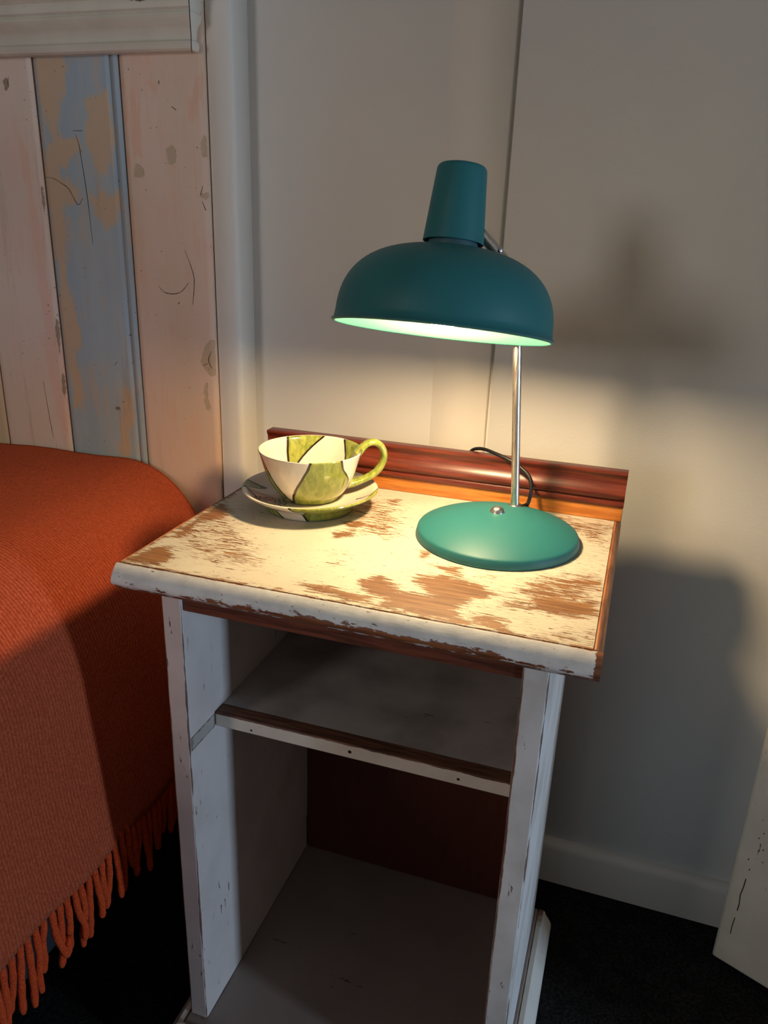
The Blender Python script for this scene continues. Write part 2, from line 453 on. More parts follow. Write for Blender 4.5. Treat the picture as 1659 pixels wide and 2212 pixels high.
def plank(x0, x1, mat, chips, patches, rough_left=0.0, bead=False, label=None, dy=0.0):
    z0, z1 = -0.60, 0.56
    nu, nv = max(8, int((x1 - x0) / 0.004)), int((z1 - z0) / 0.006)
    xs = np.linspace(x0, x1, nu + 1); zs = np.linspace(z0, z1, nv + 1)
    X, Z = np.meshgrid(xs, zs, indexing='ij')
    Y = np.full_like(X, YP + dy)
    # eased arrises
    for e in (0, nu): Y[e] += 0.0022
    if rough_left:
        bite = np.interp(zs, np.linspace(z0, z1, 90), np.clip(rng.normal(0, 1, 90), 0, 3)) * rough_left
        X[0] += bite; X[1] = np.maximum(X[1], X[0] + 0.0008)
    if bead:       # a tongued edge with a quirk near the right hand arris
        i = nu - int(round(0.013 / 0.004)); Y[i] += 0.003
    n = (nu + 1) * (nv + 1)
    vf = np.stack([X, Y, Z], -1).reshape(-1, 3)
    f = grid_faces(nu, nv)
    # back face and sides
    bx = [(x0 + 0.0005, YP + 0.021, z0), (x1 - 0.0005, YP + 0.021, z0), (x1 - 0.0005, YP + 0.021, z1), (x0 + 0.0005, YP + 0.021, z1)]
    v = np.vstack([vf, bx])
    idx = lambda i, j: i * (nv + 1) + j
    f.append((n, n + 1, n + 2, n + 3))
    f.append(tuple([n, n + 3] + [idx(0, j) for j in range(nv, -1, -1)]))
    f.append(tuple([n + 2, n + 1] + [idx(nu, j) for j in range(0, nv + 1)]))
    f.append(tuple([n + 1, n] + [idx(i, 0) for i in range(0, nu + 1)]))
    f.append(tuple([n + 3, n + 2] + [idx(i, nv) for i in range(nu, -1, -1)]))
    px, pz = v[:, 0], v[:, 2]
    o = make('plank', v, f, mat, hb, smooth=True, angle=40, attrs={'chip': union_sd(px, pz, chips) if chips else np.full(len(px), -1.0), 'patch': union_sd(px, pz, patches) if patches else np.full(len(px), -1.0)})
    if label: o['label'] = label
    return o

def crack(par, pts, w=0.0006, y=None):
    P = catmull([(a, b, 0) for a, b in pts], 5) if len(pts) > 2 else [np.array((a, b, 0.)) for a, b in pts]
    v = []; f = []; k = len(P)
    for i, p in enumerate(P):
        t = P[min(i + 1, k - 1)] - P[max(i - 1, 0)]; t = t / (np.linalg.norm(t) + 1e-9); nn = np.array((-t[1], t[0]))
        ww = w * (0.35 + 0.65 * math.sin(math.pi * (i + 0.3) / (k + 0.2))) * random.uniform(0.7, 1.3)
        yy = (YP if y is None else y) - 0.00025
        v += [(p[0] - nn[0] * ww, yy, p[1] - nn[1] * ww), (p[0] + nn[0] * ww, yy, p[1] + nn[1] * ww)]
        if i: f.append((2 * i - 2, 2 * i - 1, 2 * i + 1, 2 * i))
    o = make('crack', v, f, m_crack)
    o.location = (0, 0, 0)
    b = base_of(hb)
    o.data.transform(Matrix.Translation((-b[0], -b[1], -b[2])))
    o.parent = par

p1 = plank(-0.2535, -0.1305, m_pinkr, PINKW, PINKP, label='worn pink plank with chipped right edge')
p2 = plank(-0.3885, -0.2555, m_blue, [[(-0.306, 0.033), (-0.294, 0.034), (-0.297, 0.028), (-0.303, 0.028)]], BLUEW, bead=True, label='blue grey plank with beige worn patches')
p3 = plank(-0.513, -0.3915, m_pinkl, LPW, [[(-0.43, 0.42), (-0.41, 0.38), (-0.40, 0.2), (-0.392, 0.0), (-0.405, -0.05), (-0.42, 0.1), (-0.425, 0.3)]], label='pale pink plank with ragged right edge')
x = -0.515
for i in range(6):
    w = 0.125 + 0.012 * ((i * 7) % 3 - 1)
    plank(x - w, x, (m_cream, m_pinkl, m_blue)[i % 3], [], [])
    x -= w + 0.0025
for c in CRACKS['pink']: crack(p1, c, 0.00045)
for c in CRACKS['blue']: crack(p2, c, 0.0004)
for c in ([(-0.43, 0.475), (-0.4325, 0.466)], [(-0.432, 0.06), (-0.428, 0.0), (-0.425, -0.03)]): crack(p3, c, 0.0004)

# cornice along its top: moulding with a mitred return at the right end
cp = [(0.0, 0.497), (-0.013, 0.497), (-0.0165, 0.499), (-0.018, 0.503), (-0.0165, 0.507), (-0.0125, 0.5085), (-0.0118, 0.5095), (-0.0125, 0.512), (-0.0135, 0.518), (-0.017, 0.524), (-0.0225, 0.529), (-0.0245, 0.533),
      (-0.0235, 0.5365), (-0.021, 0.5375), (-0.0208, 0.5388), (-0.024, 0.5415), (-0.025, 0.546), (-0.024, 0.5505), (-0.0235, 0.552), (-0.028, 0.555), (-0.033, 0.562), (-0.036, 0.575), (-0.036, 0.60), (0.0, 0.60)]
XR = -0.145
m_corn = mat_painted_board('cornice_paint', (1.2, 0.04, 0.1), lin(214, 205, 188), lin(96, 74, 56), edge=-0.02, amp=0.001, chips=0.35, grain_axis=0, seed=1.7, scale=50)
pp = [(YP + a, b) for a, b in cp]
# the long run ends in a 45 degree mitre: x grows as the profile comes forward
v = []; k = len(cp)
for p, q in cp: v.append((-1.35, YP + p, q))
for p, q in cp: v.append((XR - p * 0.55 - 0.0006, YP + p, q))
f = [(j, (j + 1) % k, k + (j + 1) % k, k + j) for j in range(k)] + [tuple(range(k)), tuple(range(k, 2 * k))[::-1]]
make('cornice_moulding', v, f, m_corn, hb, smooth=True, angle=28)
v = []
for p, q in cp: v.append((XR - p * 0.55 + 0.0006, YP + p, q))
for p, q in cp: v.append((XR - p * 0.55 + 0.0008, YP + 0.033, q))
make('cornice_return', v, f, m_corn, hb, smooth=True, angle=28)

# ------------------------------------------------------------------ bed and blanket
bed = root('bed', (-0.85, -0.6, -H), 'bed with dark fabric base mostly hidden under the orange blanket', 'bed')
m_base = mat_plain('bed_fabric', lin(34, 38, 44), 0.9)
m_matt = mat_plain('mattress_cloth', lin(150, 146, 140), 0.9)
make('bed_base', *box(-1.4, -0.19, -1.6, 0.39, -0.62, -0.33), m_base, bed, bevel=0.02, segs=3)
make('mattress', *box(-1.4, -0.20, -1.6, 0.385, -0.329, -0.075), m_matt, bed, bevel=0.05, segs=5)
for x_ in (-1.3, -0.26):
    for y_ in (-1.5, 0.3):
        make('leg', *lathe([(0, 0), (0.022, 0), (0.028, 0.055), (0, 0.055)], 20, (x_, y_, -H)), m_base, bed, smooth=True)

N = NT('wool_blanket')
v_ = N.coord()
fz = N.noise(v_, 330, 5, 0.75); fz2 = N.noise(v_, 60, 4, 0.7); fz3 = N.noise(v_, 900, 3, 0.7)
sp_ = N.n('ShaderNodeSeparateXYZ'); N.put(sp_.inputs[0], v_)
rib = N.math('SINE', N.math('ADD', N.math('MULTIPLY', sp_.outputs[1], 2 * math.pi / 0.0044), N.math('MULTIPLY', fz2, 5.0)))
c = N.mix(N.ramp(fz, 0.25, 0.75), lin(168, 62, 38), lin(226, 110, 74))
c = N.mix(N.ramp(N.math('ADD', rib, N.math('MULTIPLY', fz, 1.2)), -0.9, 1.4, 0.5, 0), c, lin(140, 36, 14))
c = N.mix(N.math('MULTIPLY', N.ramp(fz3, 0.7, 0.8), 0.45), c, lin(236, 140, 92))
hgt = N.math('ADD', N.math('MULTIPLY', rib, 0.4), N.math('MULTIPLY', fz, 1.4))
m_wool = N.out(c, 0.95, N.bump(hgt, 0.9, 0.0022), **{'Specular IOR Level': 0.1, 'Sheen Weight': 0.25, 'Sheen Roughness': 0.6, 'Sheen Tint': lin(255, 150, 100)})

blanket_base = (-0.6, -0.2, -0.06)
YB0, YB1 = -0.95, 0.402
HEM = -0.402
def edge_x(y): 
    t = min(max((y - 0.16) / 0.25, 0), 1); t = t * t * (3 - 2 * t)
    return -0.104 - 0.048 * t
def blanket_section(y):
    e = edge_x(y); zt = -0.045 - 0.008 * min(max((y - 0.3) / 0.1, 0), 1) * 0.3
    pts = []
    for x_ in np.linspace(-1.35, e - 0.145, 26)[:-1]:
        pts.append((x_, zt + 0.006 * math.sin(3.1 * x_ + 0.5) * min(1, (e - 0.145 - x_) / 0.2)))
    a, b = 0.145, 0.165
    for t in np.linspace(0, math.pi / 2, 22):
        s, c_ = math.sin(t), math.cos(t)
        pts.append((e - a + a * s ** 0.92, zt - b + b * c_ ** 0.92 if c_ > 1e-6 else zt - b))
    for t in np.linspace(0, 1, 20)[1:]:
        z_ = (zt - b) * (1 - t) + HEM * t
        pts.append((e + 0.022 * t ** 1.3 + 0.0035 * math.sin(y * 21 + 0.6) * t + 0.002 * math.sin(y * 47 + t * 2) * t, z_))
    return pts
ys = np.linspace(YB0, YB1, 200)
V = []; ns = len(blanket_section(0))
for y in ys:
    for x_, z_ in blanket_section(y):
        V.append((x_ + 0.0016 * math.sin(y * 31 + z_ * 23), y, z_ + 0.0018 * math.sin(x_ * 27 + y * 19) * (1 if z_ > -0.2 else 0)))
F = grid_faces(len(ys) - 1, ns - 1)
blk = make('blanket', V, F, m_wool, base=blanket_base, smooth=True, angle=180, label='burnt orange woollen blanket with fringe draped over the bed', cat='blanket')
sm = blk.modifiers.new('thickness', 'SOLIDIFY'); sm.thickness = 0.005; sm.offset = -1
N = NT('wool_fringe')
fz = N.noise(N.coord(), 400, 4, 0.7)
m_fringe = N.out(N.mix(N.ramp(fz, 0.3, 0.7), lin(180, 54, 24), lin(225, 88, 42)), 0.95, N.bump(fz, 0.9, 0.002), **{'Specular IOR Level': 0.1, 'Sheen Weight': 0.25, 'Sheen Tint': lin(255, 150, 100)})
# loose wool fibres standing off the surface
VB = np.array(V).reshape(len(ys), ns, 3)
nf = 26000; fv = np.zeros((nf, 3, 3))
iy = rng.integers(60, len(ys) - 1, nf); ix = rng.integers(14, ns - 1, nf)
a_ = rng.random(nf)[:, None]; b_ = rng.random(nf)[:, None]
P00, P10, P01 = VB[iy, ix], VB[iy + 0, ix + 1], VB[np.minimum(iy + 1, len(ys) - 1), ix]
pos = P00 + (P10 - P00) * a_ + (P01 - P00) * b_
nrm = np.cross(P10 - P00, P01 - P00); nrm /= np.linalg.norm(nrm, axis=1)[:, None] + 1e-12
nrm *= np.sign(nrm[:, 0:1] + nrm[:, 2:3] + 1e-9)
tng = rng.normal(0, 1, (nf, 3)); tng -= nrm * np.sum(tng * nrm, 1)[:, None]; tng /= np.linalg.norm(tng, axis=1)[:, None] + 1e-12
ln_ = rng.uniform(0.0025, 0.0065, nf)[:, None]
sid = np.cross(nrm, tng) * 0.00014
fv[:, 0] = pos - sid; fv[:, 1] = pos + sid; fv[:, 2] = pos + tng * ln_ + nrm * ln_ * rng.uniform(0.15, 0.6, nf)[:, None]
N = NT('wool_fibre')
m_fib = N.out(N.mix(N.noise(N.coord(), 500, 2), lin(200, 70, 34), lin(246, 150, 104)), 0.9)
make('wool_fuzz', fv.reshape(-1, 3), np.arange(nf * 3).reshape(-1, 3), m_fib, blk, kind='stuff')
y = YB0 + 0.006
while y < YB1 - 0.004:
    e = edge_x(y) + 0.022 + 0.0035 * math.sin(y * 21 + 0.6)
    L = random.uniform(0.072, 0.098); sw = -0.004 + random.gauss(0, 0.0035); sx_ = random.uniform(-0.008, 0.006)
    P = [(e - 0.0022, y, HEM + 0.010), (e, y + sw * 0.1, HEM - L * 0.12), (e + sx_ * 0.3 + 0.001, y + sw * 0.4 + random.gauss(0, .0014), HEM - L * 0.45), (e + sx_ * 0.7, y + sw * 0.8 + random.gauss(0, .002), HEM - L * 0.75), (e + sx_, y + sw, HEM - L)]
    if random.random() < 0.10:      # a looped strand
        P[3] = (e + sx_, y + 0.008, HEM - L * 0.85); P[4] = (e + sx_, y + 0.014, HEM - L * 0.6)
    pth = catmull(P, 4); kk = len(pth)
    rad = [0.0043 * (0.97 + 0.08 * math.sin(i * 1.7 + y * 90)) * (1 if i < kk - 1 else 0.7) for i in range(kk)]
    make('tassel', *tube(pth, rad, 8), m_fringe, blk, smooth=True, angle=80)
    y += random.uniform(0.0098, 0.0128)

# ------------------------------------------------------------------ nightstand
ns_base = (0.2155, 0.16, -H)
NS = root('nightstand', ns_base, 'old white painted wooden nightstand with peeling top and open shelves', 'nightstand')
BROWN = lin(132, 82, 50)
PW = lin(222, 214, 204)
XL, XR2, YF, YBK = 0.0, 0.4345, 0.0, 0.3255

TOPW = [[(-0.001, 0.001), (0.006, 0.041), (0.018, 0.048), (0.041, 0.027), (0.034, 0.004)], [(0.004, 0.104), (0.002, 0.187), (0.028, 0.159), (0.032, 0.133), (0.013, 0.119), (0.019, 0.09), (0.021, 0.071), (0.008, 0.073)], [(0.221, 0.046), (0.237, 0.065), (0.254, 0.052), (0.263, 0.041), (0.275, 0.042), (0.292, 0.041), (0.278, 0.058), (0.266, 0.073), (0.275, 0.082), (0.299, 0.088), (0.314, 0.085), (0.329, 0.08), (0.344, 0.066), (0.337, 0.056), (0.327, 0.049), (0.319, 0.029), (0.321, 0.017), (0.325, 0.012), (0.334, 0.002), (0.321, -0.001), (0.276, 0.005), (0.25, 0.006), (0.256, 0.02), (0.239, 0.024)], [(0.28, 0.105), (0.301, 0.112), (0.306, 0.091), (0.291, 0.095)], [(0.331, 0.015), (0.344, 0.024), (0.36, 0.02), (0.368, 0.002), (0.359, -0.002), (0.345, 0.006)], [(0.374, 0.071), (0.39, 0.079), (0.408, 0.079), (0.431, 0.09), (0.433, 0.059), (0.411, 0.047), (0.39, 0.05), (0.375, 0.05), (0.382, 0.062)], [(0.394, 0.122), (0.43, 0.133), (0.431, 0.12), (0.404, 0.113)], [(0.348, 0.053), (0.367, 0.057), (0.369, 0.051), (0.354, 0.048)], [(0.174, 0.02), (0.192, 0.024), (0.235, 0.019), (0.249, 0.015), (0.252, 0.008), (0.214, 0.008), (0.186, 0.011)], [(0.155, 0.15), (0.173, 0.16), (0.179, 0.144), (0.164, 0.136)], [(0.154, 0.178), (0.17, 0.194), (0.181, 0.179), (0.167, 0.168)], [(0.174, 0.266), (0.189, 0.275), (0.188, 0.259)], [(0.255, 0.135), (0.263, 0.135), (0.264, 0.115)]]
TOPS = [[(-0.011, 0.103), (0.03, 0.166), (0.12, 0.067), (0.136, 0.028), (0.079, 0.024), (0.031, 0.043)], [(0.162, 0.103), (0.196, 0.099), (0.205, 0.065), (0.185, 0.069)], [(0.358, 0.111), (0.429, 0.157), (0.436, 0.054), (0.355, 0.044)], [(0.343, 0.307), (0.441, 0.287), (0.431, 0.21), (0.401, 0.241)], [(0.394, 0.015), (0.432, 0.028), (0.432, 0.013), (0.396, 0.001)], [(0.123, 0.265), (0.198, 0.277), (0.235, 0.154), (0.17, 0.143)]]

N = NT('peeling_top_paint')
v_ = N.coord()
def stretched(s, loc=(0, 0, 0)):
    mp = N.n('ShaderNodeMapping'); N.put(mp.inputs['Vector'], v_); mp.inputs['Scale'].default_value = s; mp.inputs['Location'].default_value = loc
    return mp.outputs[0]
st1 = N.noise(stretched((1, 9.0, 1)), 48, 9, 0.74, 0.10)
st2 = N.noise(stretched((1, 4.0, 1), (3, 1, 0)), 26, 5, 0.65)
blob = N.noise(stretched((1, 2.0, 1), (7, 4, 0)), 60, 5, 0.65)
w = N.attr('wear'); s_ = N.attr('streak')
e = N.math('ADD', w, N.math('MULTIPLY', N.math('SUBTRACT', st1, 0.5), 0.060))
e = N.math('ADD', e, N.math('MULTIPLY', N.math('SUBTRACT', blob, 0.5), 0.016))
big_mask = N.ramp(e, -0.0007, 0.0007)
thr = N.math('ADD', N.math('ADD', st1, N.math('MULTIPLY', st2, 0.35)), N.math('MULTIPLY', s_, 0.10))
fine_mask = N.ramp(thr, 0.785, 0.800)
st3 = N.noise(stretched((1, 17.0, 1), (11, 5, 0)), 58, 6, 0.68)
sp3 = N.noise(stretched((1, 3.2, 1), (2, 9, 0)), 105, 5, 0.62)
m3 = N.ramp(N.math('ADD', st3, N.math('MULTIPLY', s_, 0.050)), 0.608, 0.620)
m4 = N.ramp(N.math('ADD', sp3, N.math('MULTIPLY', s_, 0.055)), 0.640, 0.650)
mask = N.math('MAXIMUM', N.math('MAXIMUM', big_mask, fine_mask), N.math('MAXIMUM', m3, m4))
wc, g = wood_color(N, v_, lin(98, 60, 34), lin(154, 108, 66), (5, 90, 5))
wc2 = N.mix(N.ramp(N.noise(v_, 7, 3), 0.4, 0.65), wc, N.mix(0.5, wc, lin(112, 72, 48)))
thin = N.ramp(thr, 0.755, 0.79, 0, 0.35)
pc = N.mix(N.ramp(N.noise(v_, 18, 4), 0.3, 0.7), lin(202, 192, 174), lin(194, 184, 166))
pc = N.mix(thin, pc, lin(140, 110, 80))
dots = N.noise(v_, 320, 2)
pc = N.mix(N.math('MULTIPLY', N.ramp(dots, 0.74, 0.78), 0.6), pc, lin(120, 92, 64))
col = N.mix(mask, pc, wc2)
hgt = N.math('ADD', N.math('SUBTRACT', 1.0, mask), N.math('MULTIPLY', g, 0.3))
m_top = N.out(col, N.ramp(mask, 0, 1, 0.5, 0.55), N.bump(hgt, 0.55, 0.0007))

nu, nv = 176, 130
xs = np.linspace(XL, XR2, nu + 1); yy = np.linspace(YF, YBK, nv + 1)
X, Y = np.meshgrid(xs, yy, indexing='ij')
vt = np.stack([X, Y, np.zeros_like(X)], -1).reshape(-1, 3)
n = len(vt); idx = lambda i, j: i * (nv + 1) + j
bot = [(XL, YF, -0.024), (XR2, YF, -0.024), (XR2, YBK, -0.024), (XL, YBK, -0.024)]
v = np.vstack([vt, bot]); f = grid_faces(nu, nv)
f.append((n, n + 1, n + 2, n + 3))
f.append(tuple([n + 1, n] + [idx(i, 0) for i in range(nu + 1)]))
f.append(tuple([n + 3, n + 2] + [idx(i, nv) for i in range(nu, -1, -1)]))
f.append(tuple([n, n + 3] + [idx(0, j) for j in range(nv, -1, -1)]))
f.append(tuple([n + 2, n + 1] + [idx(nu, j) for j in range(nv + 1)]))
wear = union_sd(v[:, 0], v[:, 1], TOPW)
edge_front = 0.0012 - v[:, 1]
edge_left = 0.0035 - v[:, 0] * 1.0
wear = np.maximum(wear, np.maximum(edge_front, edge_left - 0.002))
wear = np.clip(wear, -0.03, 0.03)
sk = np.clip(union_sd(v[:, 0], v[:, 1], TOPS) / 0.02, -0.45, 1.0)
clean = poly_sd(v[:, 0], v[:, 1], [(0.10, 0.09), (0.26, 0.13), (0.27, 0.19), (0.20, 0.135), (0.10, 0.13)])
sk = np.where(clean > 0, -1.2, sk)
# the right hand half under the lamp is streakier than the left
sk = sk + np.clip((v[:, 0] - 0.22) / 0.15, -0.3, 0.5) * 0.5
make('tabletop', v, f, m_top, NS, attrs={'wear': wear, 'streak': sk}, label='cream paint peeling in streaks off brown wood')

# mouldings round the top: white nosing at the front, bare wood at the sides
N = NT('nosing_paint')
v_ = N.coord()
sp_ = N.n('ShaderNodeSeparateXYZ'); N.put(sp_.inputs[0], v_)
stn = N.noise(stretched((1, 3.5, 3.5)), 45, 6, 0.7)
zrel = N.math('SUBTRACT', sp_.outputs[2], H)         # 0 at the top
xrel = N.math('ADD', sp_.outputs[0], ns_base[0])
band = N.math('ABSOLUTE', N.math('ADD', zrel, 0.0165))
mid = N.math('MULTIPLY', N.ramp(xrel, 0.06, 0.16), N.ramp(xrel, 0.34, 0.42, 1, 0))
e = N.math('ADD', N.math('MULTIPLY', mid, 0.0042), N.math('MULTIPLY', N.math('SUBTRACT', stn, 0.52), 0.030))
e = N.math('SUBTRACT', e, band)
low = N.math('ADD', N.math('MULTIPLY', N.math('SUBTRACT', stn, 0.55), 0.02), N.math('SUBTRACT', -0.0205, zrel))
endm = N.math('ADD', N.math('SUBTRACT', xrel, 0.4375), N.math('MULTIPLY', N.math('SUBTRACT', stn, 0.5), 0.01))
mask = N.math('MAXIMUM', N.math('MAXIMUM', N.ramp(e, -0.0004, 0.0006), N.ramp(low, 0.0, 0.0012)), N.ramp(endm, -0.0005, 0.0005))
mask = N.math('MAXIMUM', mask, N.ramp(N.math('ADD', zrel, N.math('MULTIPLY', stn, 0.002)), 0.0000, 0.0006))
wc, g = wood_color(N, v_, lin(96, 52, 30), lin(150, 92, 54), (5, 60, 60))
pc = N.mix(N.ramp(N.noise(v_, 60, 4), 0.3, 0.7), lin(226, 222, 216), lin(206, 202, 198))
pc = N.mix(N.math('MULTIPLY', N.ramp(N.noise(stretched((1, 2, 2), (2, 2, 2)), 120, 3), 0.66, 0.72), 0.7), pc, lin(120, 92, 74))
m_nose = N.out(N.mix(mask, pc, wc), 0.5, N.bump(N.math('ADD', N.math('SUBTRACT', 1.0, mask), N.math('MULTIPLY', stn, 0.6)), 0.6, 0.0009))

nose = [(0.0005, -0.0012), (-0.0010, -0.0004), (-0.0042, -0.0022), (-0.0080, -0.0060), (-0.0112, -0.0106), (-0.0128, -0.0148), (-0.0126, -0.0176), (-0.0108, -0.0197), (-0.0070, -0.0211), (-0.0058, -0.0240), (-0.0030, -0.0262), (0.0005, -0.0262)]
vN, fN = extrude_profile(nose, 'x', -0.0045, 0.4425, n=60)
make('front_moulding', vN, fN, m_nose, NS, smooth=True, angle=50, label='white painted rounded front edge with bare wood showing')
m_bare = mat_wood('bare_edge_wood', lin(120, 66, 36), lin(176, 112, 66), (60, 6, 60), 0.5)
sidep = [(0.0003, -0.0010), (0.0022, 0.0), (0.0052, -0.0018), (0.0072, -0.0060), (0.0080, -0.0120), (0.0072, -0.0190), (0.0050, -0.0235), (0.003, -0.0255), (0.0003, -0.0255)]
make('side_moulding', *extrude_profile([(XR2 + a, b) for a, b in sidep], 'y', 0.001, YBK), m_bare, NS, smooth=True, angle=50)
make('side_moulding', *extrude_profile([(-a * 0.75, b) for a, b in sidep], 'y', 0.001, YBK), m_bare, NS, smooth=True, angle=50)

def board(name, x0, x1, y0, y1, z0, z1, mat, bevel=0.0015, label=None):
    return make(name, *box(x0, x1, y0, y1, z0, z1), mat, NS, bevel=bevel, label=label)
m_sideL = mat_painted_board('side_paint_a', (0.022, 0.30, 0.58), lin(210, 196, 188), lin(118, 82, 66), edge=0.0012, amp=0.0062, chips=0.55, seed=0.4, scale=75, paint2=lin(198, 184, 176))
m_sideR = mat_painted_board('side_paint_lit', (0.0235, 0.30, 0.58), lin(222, 219, 216), lin(128, 92, 76), edge=0.0016, amp=0.0080, chips=0.6, seed=4.9, scale=65, paint2=lin(198, 192, 184))  # paint brightened to stand in for daylight from the right
board('side_panel', 0.0281, 0.0502, 0.0173, 0.318, -0.607, -0.0262, m_sideL, 0.0018)
board('side_panel', 0.3801, 0.4035, 0.0173, 0.318, -0.607, -0.0262, m_sideR, 0.0022)
m_apron = mat_wood('red_brown_wood', lin(70, 34, 22), lin(122, 66, 44), (4, 60, 60), 0.5)
board('apron', 0.0503, 0.3800, 0.0195, 0.036, -0.0515, -0.0262, m_apron, 0.001, label='reddish brown bare wood apron under the top')
m_back = mat_wood('back_panel_wood', lin(84, 38, 22), lin(92, 43, 25), (25, 25, 3), 0.6)
board('back_panel', 0.0503, 0.3800, 0.3182, 0.324, -0.606, -0.0262, m_back, 0.0, label='dark reddish brown back panel')
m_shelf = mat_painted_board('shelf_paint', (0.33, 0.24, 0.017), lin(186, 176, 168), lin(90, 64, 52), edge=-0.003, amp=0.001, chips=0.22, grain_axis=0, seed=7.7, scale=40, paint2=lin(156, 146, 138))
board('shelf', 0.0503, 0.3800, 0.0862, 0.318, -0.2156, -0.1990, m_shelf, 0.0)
N = NT('shelf_nosing')
v_ = N.coord()
geo = N.n('ShaderNodeNewGeometry'); sp_ = N.n('ShaderNodeSeparateXYZ'); N.put(sp_.inputs[0], v_)
zz = N.math('ADD', N.math('SUBTRACT', sp_.outputs[2], H - 0.2003), N.math('MULTIPLY', N.math('SUBTRACT', N.noise(stretched((1, 4, 4)), 60, 5, 0.7), 0.5), 0.0036))
mask = N.ramp(zz, -0.0003, 0.0003)
wc, g = wood_color(N, v_, lin(70, 42, 30), lin(126, 82, 60), (5, 60, 60))
chip = N.ramp(N.noise(stretched((1, 4, 4), (5, 3, 1)), 70, 5, 0.7), 0.70, 0.72)
pc = N.mix(N.ramp(N.noise(v_, 20, 3), 0.3, 0.7), lin(222, 210, 194), lin(206, 194, 178))
m_nosing = N.out(N.mix(N.math('MAXIMUM', mask, chip), pc, wc), 0.55, N.bump(N.math('SUBTRACT', 1.0, N.math('MAXIMUM', mask, chip)), 0.5, 0.0006))
board('shelf_nosing', 0.0512, 0.3798, 0.0674, 0.0860, -0.2158, -0.1986, m_nosing, 0.0012, label='brown topped nosing with cream painted front')
make('old_shelf_mark', *box(0.0501, 0.0506, 0.0200, 0.0672, -0.2165, -0.2005), mat_painted_board('scar_paint', (0.0006, 0.047, 0.016), lin(168, 158, 150), lin(120, 108, 100), edge=0.0015, amp=0.01, chips=1.3, seed=9.1, scale=120), NS, label='rough grey scar of an old shelf batten')
m_hole = mat_plain('nail_hole', lin(30, 20, 15), 0.9)
for x_, z_, r_ in ((0.095, -0.2108, 0.0013), (0.2085, -0.2075, 0.0020), (0.324, -0.2085, 0.0016)):
    v, f = lathe([(0, 0), (r_, 0.0)], 10, (x_, 0.0672, z_), axis=(0, -1, 0))
    make('nail_hole', v, f, m_hole, NS)
m_bottom = mat_painted_board('bottom_paint_shaded', (0.39, 0.31, 0.018), lin(152, 136, 126), lin(100, 72, 58), edge=0.0012, amp=0.003, chips=0.2, grain_axis=0, seed=2.2, scale=40, paint2=lin(144, 130, 120))  # paint darkened so the board's colour carries the shade of the interior
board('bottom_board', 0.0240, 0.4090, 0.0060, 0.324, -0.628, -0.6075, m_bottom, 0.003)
# plinth mouldings round the foot
pl = [(0.0, -0.6085), (-0.006, -0.6080), (-0.009, -0.6105), (-0.0105, -0.6150), (-0.015, -0.6210), (-0.0190, -0.6280), (-0.0200, -0.6340), (-0.0190, -0.6375), (-0.0185, -0.6390), (-0.0185, -H), (0.0, -H)]
m_pl = mat_painted_board('plinth_paint', (0.43, 0.02, 0.06), lin(222, 216, 206), lin(140, 110, 90), edge=0.0012, amp=0.003, chips=0.3, grain_axis=0, seed=6.3)
k = len(pl); cap = [tuple(range(k)), tuple(range(k, 2 * k))[::-1]]; fw = [(j, (j + 1) % k, k + (j + 1) % k, k + j) for j in range(k)] + cap
XA, XB, YA = 0.0238, 0.4092, 0.0058
make('plinth', [(XA + p, YA + p, q) for p, q in pl] + [(XB - p, YA + p, q) for p, q in pl], fw, m_pl, NS, smooth=True, angle=40)
make('plinth', [(XB - p, YA + p, q) for p, q in pl] + [(XB - p, 0.324, q) for p, q in pl], fw, m_pl, NS, smooth=True, angle=40)
make('plinth', [(XA + p, YA + p, q) for p, q in pl] + [(XA + p, 0.324, q) for p, q in pl], fw, m_pl, NS, smooth=True, angle=40)

# upstand along the back: honey coloured strip with a dark red moulding on it
YR = 0.3035
m_honey = mat_wood('honey_wood', lin(170, 98, 36), lin(206, 130, 58), (5, 60, 60), 0.35, 0.2)
make('upstand', *box(0.0015, 0.4418, YR, 0.3235, 0.0002, 0.0168), m_honey, NS, bevel=0.0006, label='honey coloured strip along the back of the top')
N = NT('mahogany_moulding')
v_ = N.coord()
wc, g = wood_color(N, v_, lin(72, 26, 16), lin(128, 54, 34), (3, 60, 60))
g2 = N.noise(stretched((1, 8, 8)), 16, 5, 0.6)
col = N.mix(N.ramp(g2, 0.35, 0.75, 0.1, 0.8), wc, lin(80, 28, 18))
m_mahog = N.out(col, 0.33, N.bump(g, 0.2, 0.0004), **{'Coat Weight': 0.15, 'Coat Roughness': 0.25})
rp = [(0.020, 0.0168), (-0.0005, 0.0168), (-0.0022, 0.0180), (-0.0028, 0.0200), (-0.0022, 0.0222), (-0.0004, 0.0232), (0.0002, 0.0240), (-0.0006, 0.0255), (-0.0026, 0.0275), (-0.0034, 0.0305), (-0.0028, 0.0335), (-0.0004, 0.0372), (0.0022, 0.0410), (0.0034, 0.0455), (0.0030, 0.0500), (0.0010, 0.0530), (0.0002, 0.0545), (0.0002, 0.0560), (0.0020, 0.0566), (0.0180, 0.0566), (0.020, 0.0550)]
make('upstand_moulding', *extrude_profile([(YR + a, b) for a, b in rp], 'x', 0.0012, 0.4422, n=20), m_mahog, NS, smooth=True, angle=40, label='dark red polished moulding along the back edge')

